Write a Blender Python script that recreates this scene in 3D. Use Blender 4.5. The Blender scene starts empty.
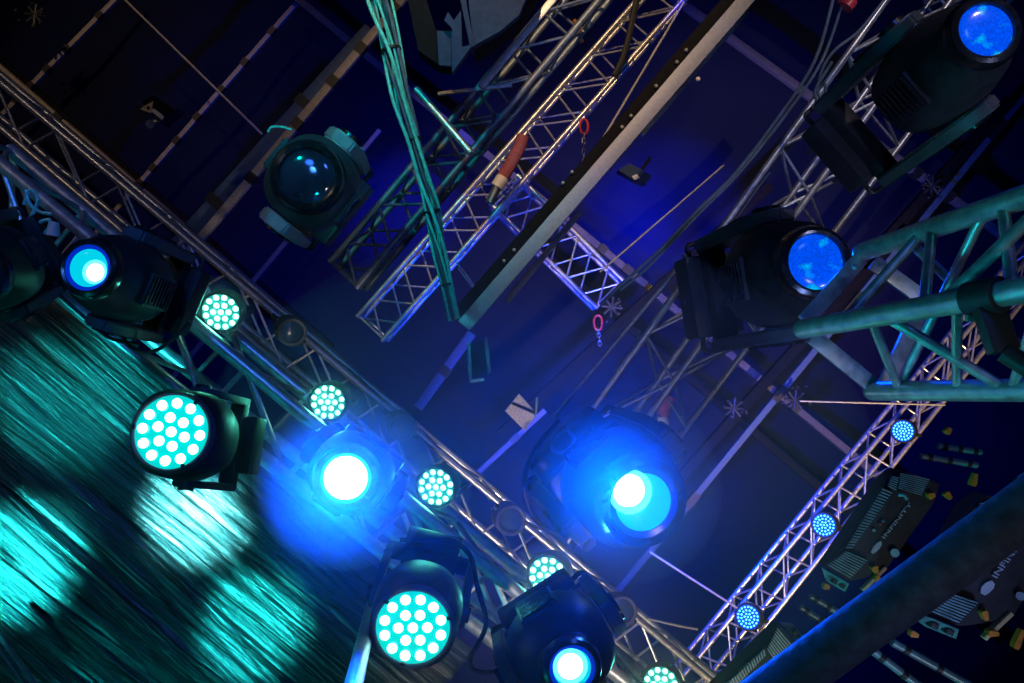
import bpy, bmesh, math, random
from mathutils import Vector, Matrix
random.seed(7)
C = bpy.context.scene.collection
F = 28.0 / 36.0 * 1024.0        # focal length in pixels
Z0 = 1.6                        # eye height of the photographer, who looks straight up

def P(u, v, d):
    return Vector(((u - 512.0) / F * d, (v - 341.5) / F * d, Z0 + d))

# ------------------------------------------------------------------ materials
def new_mat(name):
    m = bpy.data.materials.new(name); m.use_nodes = True
    return m, m.node_tree, m.node_tree.nodes['Principled BSDF']

def surf(name, col, rough=.4, metal=0., noise=25., var=.25, bump=.0, spec=.5, rvar=.15):
    m, t, b = new_mat(name)
    b.inputs['Metallic'].default_value = metal
    b.inputs['Specular IOR Level'].default_value = spec
    n = t.nodes.new('ShaderNodeTexNoise'); n.inputs['Scale'].default_value = noise
    n.inputs['Detail'].default_value = 4
    co = t.nodes.new('ShaderNodeTexCoord'); t.links.new(co.outputs['Object'], n.inputs['Vector'])
    r = t.nodes.new('ShaderNodeValToRGB')
    lo = [c * (1 - var) for c in col]; hi = [min(1, c * (1 + var)) for c in col]
    r.color_ramp.elements[0].color = (*lo, 1); r.color_ramp.elements[1].color = (*hi, 1)
    r.color_ramp.elements[0].position = .3; r.color_ramp.elements[1].position = .7
    t.links.new(n.outputs['Fac'], r.inputs['Fac']); t.links.new(r.outputs['Color'], b.inputs['Base Color'])
    mr = t.nodes.new('ShaderNodeMapRange')
    mr.inputs['To Min'].default_value = max(.02, rough - rvar); mr.inputs['To Max'].default_value = min(1, rough + rvar)
    t.links.new(n.outputs['Fac'], mr.inputs['Value']); t.links.new(mr.outputs['Result'], b.inputs['Roughness'])
    if bump:
        bp = t.nodes.new('ShaderNodeBump'); bp.inputs['Strength'].default_value = bump; bp.inputs['Distance'].default_value = .01
        t.links.new(n.outputs['Fac'], bp.inputs['Height']); t.links.new(bp.outputs['Normal'], b.inputs['Normal'])
    return m

def emit(name, col, strength, speck=None):
    m, t, b = new_mat(name)
    b.inputs['Base Color'].default_value = (*[c * .3 for c in col], 1)
    b.inputs['Roughness'].default_value = .15
    b.inputs['Emission Color'].default_value = (*col, 1)
    b.inputs['Emission Strength'].default_value = strength
    if speck:
        co = t.nodes.new('ShaderNodeTexCoord')
        n = t.nodes.new('ShaderNodeTexNoise'); n.inputs['Scale'].default_value = 16; n.inputs['Detail'].default_value = 5
        t.links.new(co.outputs['Object'], n.inputs['Vector'])
        r = t.nodes.new('ShaderNodeValToRGB')
        r.color_ramp.elements[0].position = .58; r.color_ramp.elements[0].color = (*col, 1)
        r.color_ramp.elements[1].position = .70; r.color_ramp.elements[1].color = (*speck, 1)
        t.links.new(n.outputs['Fac'], r.inputs['Fac'])
        n2 = t.nodes.new('ShaderNodeTexNoise'); n2.inputs['Scale'].default_value = 160
        t.links.new(co.outputs['Object'], n2.inputs['Vector'])
        mr = t.nodes.new('ShaderNodeMapRange'); mr.inputs['From Min'].default_value = .35; mr.inputs['From Max'].default_value = .7
        mr.inputs['To Min'].default_value = strength * .7; mr.inputs['To Max'].default_value = strength * 1.4
        t.links.new(n2.outputs['Fac'], mr.inputs['Value'])
        t.links.new(r.outputs['Color'], b.inputs['Emission Color']); t.links.new(mr.outputs['Result'], b.inputs['Emission Strength'])
    return m

M = {}
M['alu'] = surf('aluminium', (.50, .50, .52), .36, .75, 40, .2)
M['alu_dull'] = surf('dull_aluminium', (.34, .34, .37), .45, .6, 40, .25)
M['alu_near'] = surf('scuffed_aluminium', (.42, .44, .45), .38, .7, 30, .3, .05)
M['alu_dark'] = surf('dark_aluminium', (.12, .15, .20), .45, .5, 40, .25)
M['beam'] = surf('grey_beam_paint', (.20, .22, .33), .5, .1, 60, .15)
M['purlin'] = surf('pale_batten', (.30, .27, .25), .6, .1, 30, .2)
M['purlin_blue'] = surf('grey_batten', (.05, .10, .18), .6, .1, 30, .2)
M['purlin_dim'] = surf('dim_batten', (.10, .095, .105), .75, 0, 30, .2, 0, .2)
M['matt_black'] = surf('matt_black', (.008, .008, .011), .8, 0, 30, .3, 0, .05)
M['flood_grey'] = surf('flood_grey_paint', (.028, .046, .10), .8, 0, 30, .15, 0, .05)
M['darksteel'] = surf('dark_steel', (.03, .034, .045), .5, .4, 30, .3)
M['black'] = surf('black_plastic', (.020, .021, .026), .5, 0, 45, .3, .05, .3)
M['blackgloss'] = surf('black_gloss', (.012, .012, .016), .22, 0, 30, .3)
M['grey'] = surf('grey_plastic', (.055, .06, .075), .4, 0, 45, .2)
M['greylight'] = surf('light_grey_plastic', (.30, .31, .34), .4, 0, 40, .15)
M['rubber'] = surf('black_rubber', (.012, .012, .014), .55, 0, 60, .3)
M['wrap'] = surf('dark_textile_wrap', (.03, .033, .042), .75, 0, 38, .6, .5)
M['teal_lit_cable'] = surf('cable_in_teal_light', (.14, .70, .60), .28, 0, 30, .2)  # teal light on grey cable is put into this base colour
M['blue_cable'] = surf('grey_blue_cable', (.10, .13, .17), .4, 0, 30, .2)
M['rope'] = surf('grey_wire', (.42, .41, .42), .5, .3, 60, .2)
M['red'] = surf('red_enamel', (.55, .03, .05), .4, 0, 40, .2)
M['redcloth'] = surf('red_cloth', (.26, .06, .09), .8, 0, 60, .3, .4)
M['white'] = surf('white_tape', (.62, .60, .58), .6, 0, 50, .1)
M['orange'] = surf('orange_plastic', (.70, .22, .015), .45, 0, 40, .2)
M['tan'] = surf('tan_sticker', (.60, .42, .20), .6, 0, 40, .2)
M['plate'] = surf('pale_rough_board', (.46, .42, .36), .7, 0, 70, .35, .5)
M['letter'] = surf('pale_lettering', (.40, .42, .46), .5, 0, 50, .1)
M['mount'] = surf('steel_clamp', (.14, .14, .16), .4, .6, 40, .3)
M['tealbar'] = surf('teal_lit_metal', (.16, .30, .32), .35, .3, 40, .2)  # metal tinted teal: the teal light on it sits in the colour
M['glassdark'] = surf('dark_lens_glass', (.02, .025, .05), .08, 0, 6, .4, 0, .9, .04)
M['glassblue'] = surf('blue_grey_lens_glass', (.03, .06, .11), .12, 0, 6, .4, 0, .9, .04)
M['cyan'] = emit('cyan_lens', (.0, .50, .62), 1.25)
M['cyanmid'] = emit('lamp_halo_glow', (.12, .85, 1.), 1.7)  # emissive halo colour around the hot lamp core
M['cyanhot'] = emit('lamp_white', (.75, 1., 1.), 6.)
M['panel_teal'] = emit('teal_led_face', (0., .62, .58), 1.05)
M['led_white'] = emit('white_led', (.55, 1., .95), 5.)
M['led_mint'] = emit('mint_led', (.35, 1., .8), 4.)
M['led_blue'] = emit('ice_blue_led', (.15, .8, 1.), 2.4)
M['par_blue'] = emit('blue_led_face', (.0, .07, .9), 1.)
M['par_teal'] = emit('teal_par_face', (0., .42, .36), .8)
M['bluelens'] = emit('blue_lens', (.0, .075, .8), .95, (.0, .5, .9))
M['ringblue'] = emit('blue_lit_ring', (.0, .03, .55), .8)

# ------------------------------------------------------------------ mesh builder
class MB:
    def __init__(s): s.bm = bmesh.new()
    def _frame(s, ax):
        ax = ax.normalized()
        a = Vector((0, 0, 1)) if abs(ax.z) < .9 else Vector((1, 0, 0))
        x = a.cross(ax).normalized(); return x, ax.cross(x)
    def tube(s, p, q, r, seg=12, r2=None, cap=True):
        p = Vector(p); q = Vector(q); r2 = r if r2 is None else r2
        x, y = s._frame(q - p); A = []; B = []
        for i in range(seg):
            a = 2 * math.pi * i / seg; o = x * math.cos(a) + y * math.sin(a)
            A.append(s.bm.verts.new(p + o * r)); B.append(s.bm.verts.new(q + o * r2))
        for i in range(seg):
            j = (i + 1) % seg; s.bm.faces.new((A[i], A[j], B[j], B[i]))
        if cap:
            s.bm.faces.new(A[::-1]); s.bm.faces.new(B)
        return s
    def box(s, c, h, X=None, Y=None, bev=0.):
        X = Vector((1, 0, 0)) if X is None else Vector(X).normalized()
        Y = Vector((0, 1, 0)) if Y is None else Vector(Y)
        Z = X.cross(Y).normalized(); Y = Z.cross(X).normalized(); c = Vector(c)
        t = bmesh.new(); bmesh.ops.create_cube(t, size=2.)
        for v in t.verts: v.co = Vector((v.co.x * h[0], v.co.y * h[1], v.co.z * h[2]))
        if bev: bmesh.ops.bevel(t, geom=t.edges[:], offset=bev, segments=2, affect='EDGES', profile=.6)
        vm = [s.bm.verts.new(c + X * v.co.x + Y * v.co.y + Z * v.co.z) for v in t.verts]
        t.verts.index_update()
        for f in t.faces: s.bm.faces.new([vm[v.index] for v in f.verts])
        t.free(); return s
    def bar(s, p, q, w, th, up=(0, 0, 1)):
        p = Vector(p); q = Vector(q); X = (q - p)
        Y = Vector(up).cross(X)
        if Y.length < 1e-6: Y = Vector((1, 0, 0)).cross(X)
        return s.box((p + q) / 2, (X.length / 2, w / 2, th / 2), X, Y, min(w, th) * .15)
    def lathe(s, prof, o=(0, 0, 0), seg=32, sx=1., sy=1., sq=2., closed=False):
        o = Vector(o); rings = []
        for z, r in prof:
            ring = []
            for i in range(seg):
                a = 2 * math.pi * i / seg; ca, sa = math.cos(a), math.sin(a)
                k = (abs(ca) ** sq + abs(sa) ** sq) ** (-1. / sq)
                ring.append(s.bm.verts.new(o + Vector((ca * k * r * sx, sa * k * r * sy, z))))
            rings.append(ring)
        n = len(rings)
        for k in range(n if closed else n - 1):
            A, B = rings[k], rings[(k + 1) % n]
            for i in range(seg):
                j = (i + 1) % seg; s.bm.faces.new((A[i], A[j], B[j], B[i]))
        if not closed:
            s.bm.faces.new(rings[0][::-1]); s.bm.faces.new(rings[-1])
        return s
    def prism(s, pts, ext):
        ext = Vector(ext); A = [s.bm.verts.new(p) for p in pts]; B = [s.bm.verts.new(Vector(p) + ext) for p in pts]
        n = len(A)
        for i in range(n):
            j = (i + 1) % n; s.bm.faces.new((A[i], A[j], B[j], B[i]))
        s.bm.faces.new(A[::-1]); s.bm.faces.new(B); return s
    def sweep(s, pts, r, seg=8, smooth=6):
        pts = [Vector(p) for p in pts]
        if smooth > 1 and len(pts) > 2:
            out = []; q = [pts[0] * 2 - pts[1]] + pts + [pts[-1] * 2 - pts[-2]]
            for i in range(1, len(q) - 2):
                a, b, c, d = q[i - 1:i + 3]
                for k in range(smooth):
                    t = k / smooth
                    out.append(.5 * ((2 * b) + (c - a) * t + (2 * a - 5 * b + 4 * c - d) * t * t + (3 * b - a - 3 * c + d) * t ** 3))
            out.append(pts[-1]); pts = out
        tan = [(pts[min(i + 1, len(pts) - 1)] - pts[max(i - 1, 0)]).normalized() for i in range(len(pts))]
        x, _ = s._frame(tan[0]); rings = []
        for p, t in zip(pts, tan):
            x = (x - t * x.dot(t)).normalized(); y = t.cross(x)
            rings.append([s.bm.verts.new(p + (x * math.cos(2 * math.pi * i / seg) + y * math.sin(2 * math.pi * i / seg)) * r) for i in range(seg)])
        for A, B in zip(rings, rings[1:]):
            for i in range(seg):
                j = (i + 1) % seg; s.bm.faces.new((A[i], A[j], B[j], B[i]))
        s.bm.faces.new(rings[0][::-1]); s.bm.faces.new(rings[-1]); return s
    def ball(s, c, r, u=12, v=8, sz=1.):
        t = bmesh.new(); bmesh.ops.create_uvsphere(t, u_segments=u, v_segments=v, radius=r)
        c = Vector(c); vm = [s.bm.verts.new(c + Vector((w.co.x, w.co.y, w.co.z * sz))) for w in t.verts]; t.verts.index_update()
        for f in t.faces: s.bm.faces.new([vm[w.index] for w in f.verts])
        t.free(); return s
    def build(s, name, mat, parent=None, angle=38):
        bmesh.ops.recalc_face_normals(s.bm, faces=s.bm.faces)
        me = bpy.data.meshes.new(name); s.bm.to_mesh(me); s.bm.free()
        for p in me.polygons: p.use_smooth = True
        me.set_sharp_from_angle(angle=math.radians(angle))
        me.materials.append(M[mat] if isinstance(mat, str) else mat)
        o = bpy.data.objects.new(name, me); C.objects.link(o)
        if parent: o.parent = parent
        return o

def tag(o, label, cat, group=None):
    o['label'] = label; o['category'] = cat
    if group: o['group'] = group
    return o

def empty(name, label, cat, loc=(0, 0, 0), group=None, mw=None):
    o = bpy.data.objects.new(name, None); C.objects.link(o); o.empty_display_size = .05
    if mw is not None: o.matrix_world = mw
    else: o.location = loc
    return tag(o, label, cat, group)

def struct(o):
    o['kind'] = 'structure'; return o

def adopt(root, o):
    """parent a mesh built in world coordinates without moving it"""
    o.parent = root; o.matrix_parent_inverse = Matrix.Translation(root.location).inverted(); return o

def link_copy(o, parent, loc):
    c = o.copy(); C.objects.link(c); c.parent = parent; c.location = loc; return c

# ------------------------------------------------------------------ trusses
def lerp(a, b, t): return a + (b - a) * t

def truss(name, label, chords, r, rl, bays, mat, faces, group=None, phase=None, ends=True):
    """chords: list of (A, B) points; faces: index pairs laced with zigzag braces"""
    root = empty(name, label, 'truss', chords[0][0], group)
    for a, b in chords:
        adopt(root, MB().tube(a, b, r, 14).build('chord', mat))
    for k, (i, j) in enumerate(faces):
        ph = (phase[k] if phase else k % 2)
        A, B = chords[i], chords[j]
        for n in range(bays):
            t0, t1 = n / bays, (n + 1) / bays
            if (n + ph) % 2: p, q = lerp(*A, t0), lerp(*B, t1)
            else: p, q = lerp(*B, t0), lerp(*A, t1)
            adopt(root, MB().tube(p, q, rl, 8).build('brace', mat))
        if ends:
            for t in (0.004, .996):
                adopt(root, MB().tube(lerp(*A, t), lerp(*B, t), rl * 1.15, 8).build('end_bar', mat))
    return root

def boxtruss(name, label, l0, l1, r0, r1, d0, d1, h, r, rl, bays, mat, **k):
    up = Vector((0, 0, h))
    c = [(P(*l0, d0), P(*l1, d1)), (P(*r0, d0), P(*r1, d1))]
    c += [(c[0][0] + up, c[0][1] + up), (c[1][0] + up, c[1][1] + up)]
    return truss(name, label, c, r, rl, bays, mat, [(0, 1), (2, 3), (0, 2), (1, 3)], **k)

boxtruss('lighting_truss', 'long pale warm-lit box truss from top centre to an open end under the green-lit cables',
         (357, 317), (693, -64), (382, 341), (739, -64), 6.6, 6.6, .26, .021, .009, 22, 'alu')
boxtruss('lighting_truss', 'short pale truss crossing at right angles behind the flat grey beam, its end open',
         (490, 203), (597, 308), (517, 175), (624, 281), 6.75, 6.75, .26, .021, .009, 7, 'alu')
boxtruss('lighting_truss', 'dim blue truss behind the green-lit cable bundle, beside the unlit round lamp',
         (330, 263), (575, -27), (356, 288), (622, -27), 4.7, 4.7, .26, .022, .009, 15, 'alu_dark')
boxtruss('lighting_truss', 'slender upper truss of the long diagonal pair, carrying four small spot cans',
         (-40, 48), (900, 840), (-40, 93), (900, 895), 5.2, 5.2, .25, .024, .009, 29, 'alu')
boxtruss('lighting_truss', 'thick lower truss of the long diagonal pair, carrying moving heads along the black sheeting',
         (-40, 130), (860, 877), (-40, 216), (860, 933), 2.78, 2.78, .27, .0255, .010, 22, 'alu')
boxtruss('lighting_truss', 'pale truss low on the far right carrying three blue dotted lamps',
         (630, 740), (1090, 182), (652, 768), (1090, 217), 6.8, 6.8, .24, .021, .009, 33, 'alu')
# four tube truss right of centre, its box twisted a little
k1 = (P(545, 475, 3.75), P(915, -40, 3.75)); tc = (P(606, 475, 3.75), P(980, -40, 3.75))
tb = (P(590, 475, 3.98), P(960, -40, 3.98)); td = (P(651, 475, 3.98), P(1040, -40, 3.98))
truss('lighting_truss', 'wide four-tube truss right of centre with cables along it and two blue-lensed heads on it',
      [k1, tc, tb, td], .0165, .0075, 11, 'alu', [(0, 1), (2, 3), (0, 2), (1, 3)])

# near triangular truss at the right edge
A_ = (P(862, 252, 2.22), P(1075, 180, 1.5)); M_ = (P(803, 329, 2.08), P(1075, 281, 1.42)); L_ = (P(873, 391, 2.12), P(1075, 390, 1.6))
A_, M_, L_ = [(a, a + (b - a) * 1.45) for a, b in (A_, M_, L_)]
def on(ch, u):
    a, b = ch; k = (u - 512.) / F
    ax, az, bx, bz = a.x, a.z - Z0, b.x, b.z - Z0
    t = (k * az - ax) / ((bx - ax) - k * (bz - az)); return lerp(a, b, t)
root = empty('lighting_truss', 'big near triangular truss of scuffed tubes reaching in from the right', 'truss', A_[0])
for ch in (A_, M_, L_):
    o = adopt(root, MB().tube(*ch, .0255, 28).build('chord', 'alu_near'))
    b = MB().ball(ch[0], .0255, 20, 12).build('end_cap', 'alu_near'); adopt(root, b)
for ca, ua, cb, ub, r in ((A_, 932, M_, 924, .0125), (A_, 923, M_, 843, .0125), (A_, 1068, M_, 940, .0135), (A_, 1003, M_, 1013, .0125),
                          (M_, 870, L_, 900, .011), (M_, 883, L_, 1008, .0125), (M_, 957, L_, 957, .011), (M_, 1046, L_, 1012, .011),
                          (A_, 905, L_, 1065, .0115), (A_, 985, L_, 897, .0115)):
    adopt(root, MB().tube(on(ca, ua), on(cb, ub), r, 14).build('brace', 'alu_near'))
for p, q in ((P(861, 258, 2.2), P(804, 322, 2.1)), (P(812, 336, 2.08), P(872, 385, 2.12)), (P(873, 262, 2.19), P(925, 300, 2.2)), (P(925, 300, 2.2), P(885, 385, 2.14))):
    pl = MB().bar(p, q, .042, .012).build('end_plate', 'alu_near'); adopt(root, pl)
for u, v in ((855, 267), (880, 265), (869, 378), (822, 338)):
    adopt(root, MB().ball(P(u, v, 2.12), .008, 10, 8).build('bolt', 'alu'))
# black half coupler on that truss
cp = on(M_, 985); ax = (M_[1] - M_[0]).normalized()
cl = empty('pipe_clamp', 'black clamp gripping the middle tube of the near triangular truss', 'clamp', cp)
adopt(cl, MB().tube(cp - ax * .035, cp + ax * .035, .036, 24).build('collar', 'black'))
q1 = P(1004, 352, 1.55)
adopt(cl, MB().bar(cp + Vector((0, .02, -.01)), q1, .055, .03).build('arm', 'black'))
adopt(cl, MB().bar(P(966, 318, 1.6), P(1000, 322, 1.6), .012, .012).build('bolt', 'tealbar'))
adopt(cl, MB().tube(P(1004, 352, 1.55), P(1036, 372, 1.52), .02, 16).build('knob', 'black'))

# ------------------------------------------------------------------ roof and roof members
mr_, t, b = new_mat('tent_cloth')
b.inputs['Roughness'].default_value = .9; b.inputs['Specular IOR Level'].default_value = .03
co = t.nodes.new('ShaderNodeTexCoord'); n = t.nodes.new('ShaderNodeTexNoise'); n.inputs['Scale'].default_value = .9; n.inputs['Detail'].default_value = 6
t.links.new(co.outputs['Object'], n.inputs['Vector'])
r = t.nodes.new('ShaderNodeValToRGB'); r.color_ramp.elements[0].color = (.005, .007, .024, 1); r.color_ramp.elements[1].color = (.010, .014, .045, 1)
t.links.new(n.outputs['Fac'], r.inputs['Fac']); t.links.new(r.outputs['Color'], b.inputs['Base Color'])
bp = t.nodes.new('ShaderNodeBump'); bp.inputs['Strength'].default_value = .4; bp.inputs['Distance'].default_value = .1
t.links.new(n.outputs['Fac'], bp.inputs['Height']); t.links.new(bp.outputs['Normal'], b.inputs['Normal'])
m = MB(); bm = m.bm; G = 40
vs = [[bm.verts.new(Vector((lerp(-11, 11, i / G), lerp(-9, 9, j / G), Z0 + 10.3 + .06 * math.sin(i * 1.1 + j * .9) + .05 * math.sin(i * .5 - j * 1.3)))) for j in range(G + 1)] for i in range(G + 1)]
for i in range(G):
    for j in range(G): bm.faces.new((vs[i][j], vs[i + 1][j], vs[i + 1][j + 1], vs[i][j + 1]))
struct(m.build('ceiling', mr_, angle=180))

tn = [0]
def roof_bar(p, q, w, th, mat, d, gaps=()):
    """a roof batten, interrupted by dark joint sleeves at the given fractions"""
    tn[0] += 1
    a, b = P(*p, d), P(*q, d)
    m = MB(); m.bar(a, b, w, th)
    o = struct(m.build('trim_%d' % tn[0], mat))
    X = (b - a).normalized()
    for g, hw in gaps:
        c = lerp(a, b, g)
        MB().box(c, (hw, w * .62, th * .75), X, Vector((0, 0, 1)).cross(X)).build('sleeve', 'rubber', o)
    return o
g_ = lambda *t: [(x, .05) for x in t]
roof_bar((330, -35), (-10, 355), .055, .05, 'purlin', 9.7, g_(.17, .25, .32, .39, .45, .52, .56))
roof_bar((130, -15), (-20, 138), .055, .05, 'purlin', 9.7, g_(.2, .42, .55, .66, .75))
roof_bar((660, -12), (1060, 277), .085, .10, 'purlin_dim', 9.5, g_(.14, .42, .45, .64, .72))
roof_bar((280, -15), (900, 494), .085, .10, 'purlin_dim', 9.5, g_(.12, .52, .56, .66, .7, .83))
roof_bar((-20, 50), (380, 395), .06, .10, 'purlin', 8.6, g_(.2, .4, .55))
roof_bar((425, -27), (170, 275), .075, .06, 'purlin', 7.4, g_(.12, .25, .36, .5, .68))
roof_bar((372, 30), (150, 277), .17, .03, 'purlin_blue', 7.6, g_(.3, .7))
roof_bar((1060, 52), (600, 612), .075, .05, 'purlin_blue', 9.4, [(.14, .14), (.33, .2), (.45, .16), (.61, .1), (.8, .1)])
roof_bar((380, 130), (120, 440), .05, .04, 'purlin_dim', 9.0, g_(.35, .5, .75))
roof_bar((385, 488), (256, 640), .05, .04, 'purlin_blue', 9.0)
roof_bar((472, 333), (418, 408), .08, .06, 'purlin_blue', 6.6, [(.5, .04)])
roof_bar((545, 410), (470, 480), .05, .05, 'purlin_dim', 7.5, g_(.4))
roof_bar((770, 185), (500, 435), .12, .1, 'matt_black', 9.2)
roof_bar((905, 225), (660, 500), .12, .1, 'matt_black', 9.2)
roof_bar((1010, 100), (860, 268), .12, .1, 'matt_black', 9.2)
roof_bar((550, 260), (1000, 640), .10, .1, 'matt_black', 9.6)
roof_bar((-10, 55), (330, 350), .16, .1, 'matt_black', 9.8)
for i, (u, v) in enumerate(((734, 408), (612, 307), (932, 186), (35, 15), (795, 400))):
    c = P(u, v, 9.1); m = MB()
    for k in range(4):
        a = .9 + k * math.pi / 4
        e = Vector((math.cos(a), math.sin(a), 0)) * .12
        m.tube(c - e, c + e, .018, 8)
    for k in range(7):
        a = random.uniform(0, 6.28); m.ball(c + Vector((math.cos(a), math.sin(a), -.3)) * random.uniform(.08, .2), .02, 8, 6)
    tn[0] += 1
    struct(m.build('trim_%d' % tn[0], 'darksteel'))

# flat grey beam and rails
X = (P(752, -10, 5.2) - P(463, 325, 5.2))
fb = empty('steel_girder', 'long flat grey beam slanting through the middle, riveted dark flange along its side', 'girder', P(463, 325, 5.2))
adopt(fb, MB().bar(P(464, 326, 5.2), P(775, -34, 5.2), .098, .05).build('web', 'beam'))
adopt(fb, MB().bar(P(455, 318, 5.26), P(764, -40, 5.26), .085, .05).build('flange', 'matt_black'))
for u, v in ((692, 54), (683, 66), (637, 120), (628, 131), (578, 176), (569, 187), (520, 254), (510, 265), (742, 0), (662, 90)):
    adopt(fb, MB().ball(P(u - 6, v - 4, 5.22), .014, 10, 8).build('rivet', 'alu_dull'))
adopt(fb, MB().ball(P(698, 79, 5.15), .016, 10, 8).build('bolt', 'white'))
tag(MB().bar(P(506, 302, 5.6), P(580, 212, 5.6), .045, .05).build('side_rail', 'beam'), 'narrow grey rail beside the lower end of the flat grey beam', 'rail')
tag(MB().bar(P(640, 134, 5.6), P(746, 10, 5.6), .06, .05).build('side_rail', 'alu_dull'), 'narrow dim rail tucked behind the upper half of the flat grey beam', 'rail')
tag(MB().tube(P(416, 89, 4.35), P(471, 153, 4.3), .0205, 16).build('steel_pipe', 'alu'), 'short pale pipe slanting down to the right from the green-lit cable bundle', 'pipe')
tag(MB().bar(P(438, 94, 4.55), P(512, 85, 4.5), .02, .02).build('cross_bar', 'alu_dull'), 'thin level bar under the grey floodlight, ahead of the dim blue truss', 'bar')
tag(MB().bar(P(481, 87, 4.5), P(556, -4, 4.5), .04, .02).build('slotted_plate', 'alu_dull'), 'flat slotted strip just below the grey floodlight at top', 'strip')
tag(MB().tube(P(552, 418, 3.6), P(690, 254, 3.6), .010, 10).build('steel_pipe', 'alu_dull'), 'thin bluish pipe left of the wide four-tube truss', 'pipe')
tag(MB().tube(lerp(P(372, 606, 2.65), P(349, 705, 1.55), 3.86), P(372, 606, 2.65), .0205, 20).build('stand_pole', 'alu'), 'pale slanting pole at the bottom, left of the lower round LED wash lamp', 'pole')
fp = empty('wrapped_pipe', 'thick dark wrapped pipe crossing in front at the lower right corner', 'pipe', P(736, 719, 1.45))
adopt(fp, MB().tube(lerp(P(716, 733, 1.47), P(1090, 461, 1.35), -1.), lerp(P(716, 733, 1.47), P(1090, 461, 1.35), 2.2), .0440, 40).build('tube', 'wrap'))
adopt(fp, MB().tube(P(1040, 499, 1.366), P(1100, 455, 1.345), .048, 40).build('sleeve', 'rubber'))

# ------------------------------------------------------------------ black sheeting
mt, t, b = new_mat('black_sheeting')
b.inputs['Base Color'].default_value = (.012, .034, .036, 1)
b.inputs['Roughness'].default_value = .24; b.inputs['Specular IOR Level'].default_value = .8
co = t.nodes.new('ShaderNodeTexCoord')
mp = t.nodes.new('ShaderNodeMapping'); mp.inputs['Rotation'].default_value = (0, 0, -math.radians(40)); mp.inputs['Scale'].default_value = (1., 22., 1.)
t.links.new(co.outputs['Object'], mp.inputs['Vector'])
n = t.nodes.new('ShaderNodeTexNoise'); n.inputs['Scale'].default_value = 1.3; n.inputs['Detail'].default_value = 7; n.inputs['Distortion'].default_value = .6
# rotate first, then stretch
mp.vector_type = 'TEXTURE'; mp.inputs['Rotation'].default_value = (0, 0, math.radians(40)); mp.inputs['Scale'].default_value = (1., 1 / 30., 1.)
t.links.new(mp.outputs['Vector'], n.inputs['Vector'])
n2 = t.nodes.new('ShaderNodeTexNoise'); n2.inputs['Scale'].default_value = 9; n2.inputs['Detail'].default_value = 6
mp2 = t.nodes.new('ShaderNodeMapping'); mp2.vector_type = 'TEXTURE'; mp2.inputs['Rotation'].default_value = (0, 0, math.radians(46)); mp2.inputs['Scale'].default_value = (1., 1 / 5., 1.)
t.links.new(co.outputs['Object'], mp2.inputs['Vector']); t.links.new(mp2.outputs['Vector'], n2.inputs['Vector'])
n2.noise_type = 'RIDGED_MULTIFRACTAL'; n2.inputs['Scale'].default_value = 2.4; n2.inputs['Distortion'].default_value = .8
ad = t.nodes.new('ShaderNodeMath'); ad.operation = 'MULTIPLY_ADD'; ad.inputs[1].default_value = .16
t.links.new(n2.outputs['Fac'], ad.inputs[0]); t.links.new(n.outputs['Fac'], ad.inputs[2])
bp = t.nodes.new('ShaderNodeBump'); bp.inputs['Strength'].default_value = 1.; bp.inputs['Distance'].default_value = .045
t.links.new(ad.outputs[0], bp.inputs['Height']); t.links.new(bp.outputs['Normal'], b.inputs['Normal'])
m = MB(); bm = m.bm
ea = Vector((math.cos(math.radians(40.3)), math.sin(math.radians(40.3)), 0)); eb = Vector((-ea.y, ea.x, 0))
o0 = P(-60, 196, 3.12); NA, NB = 190, 200
def fold(s, w):
    k = max(0., 1 - w / 1.6)
    h = .018 * math.sin(w * 38 + .6 * math.sin(s * 2.1)) * (.35 + .65 * k) + .012 * math.sin(w * 71 + 1.3 + 1.1 * math.sin(s * 1.3 + w * 2))
    h += .03 * math.sin(w * 9 + s * 1.7 + .9) + .008 * math.sin(w * 120 + s * 6 + 2 * math.sin(s * 3))
    c = abs(w - (1.28 + .12 * s + .05 * math.sin(s * 3)))
    h -= .06 * math.exp(-(c / .05) ** 2) * math.exp(-((s - 1.3) / .8) ** 2)
    c = abs(w - (1.1 + .2 * s))
    h -= .035 * math.exp(-(c / .03) ** 2) * math.exp(-((s - 1.) / .5) ** 2)
    return h
g = []
for i in range(NA + 1):
    row = []
    for j in range(NB + 1):
        s = lerp(-1.2, 2.75, i / NA); w = 4. * j / NB
        p = o0 + ea * s + eb * w; p.z += fold(s, w) + .04 * w
        row.append(bm.verts.new(p))
    g.append(row)
for i in range(NA):
    for j in range(NB):
        bm.faces.new((g[i][j], g[i + 1][j], g[i + 1][j + 1], g[i][j + 1]))
sh = tag(m.build('plastic_sheet', mt, angle=180), 'creased glossy black sheeting stretched under the truss at lower left', 'sheet')
sol = sh.modifiers.new('thick', 'SOLIDIFY'); sol.thickness = .004

# ------------------------------------------------------------------ lamps
def fmatrix(L, T, side2d):
    z = (L - T).normalized(); x = Vector((side2d[0], side2d[1], 0)); x = (x - z * x.dot(z)).normalized(); y = z.cross(x)
    m = Matrix((x, y, z)).transposed().to_4x4(); m.translation = L; return m

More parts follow.
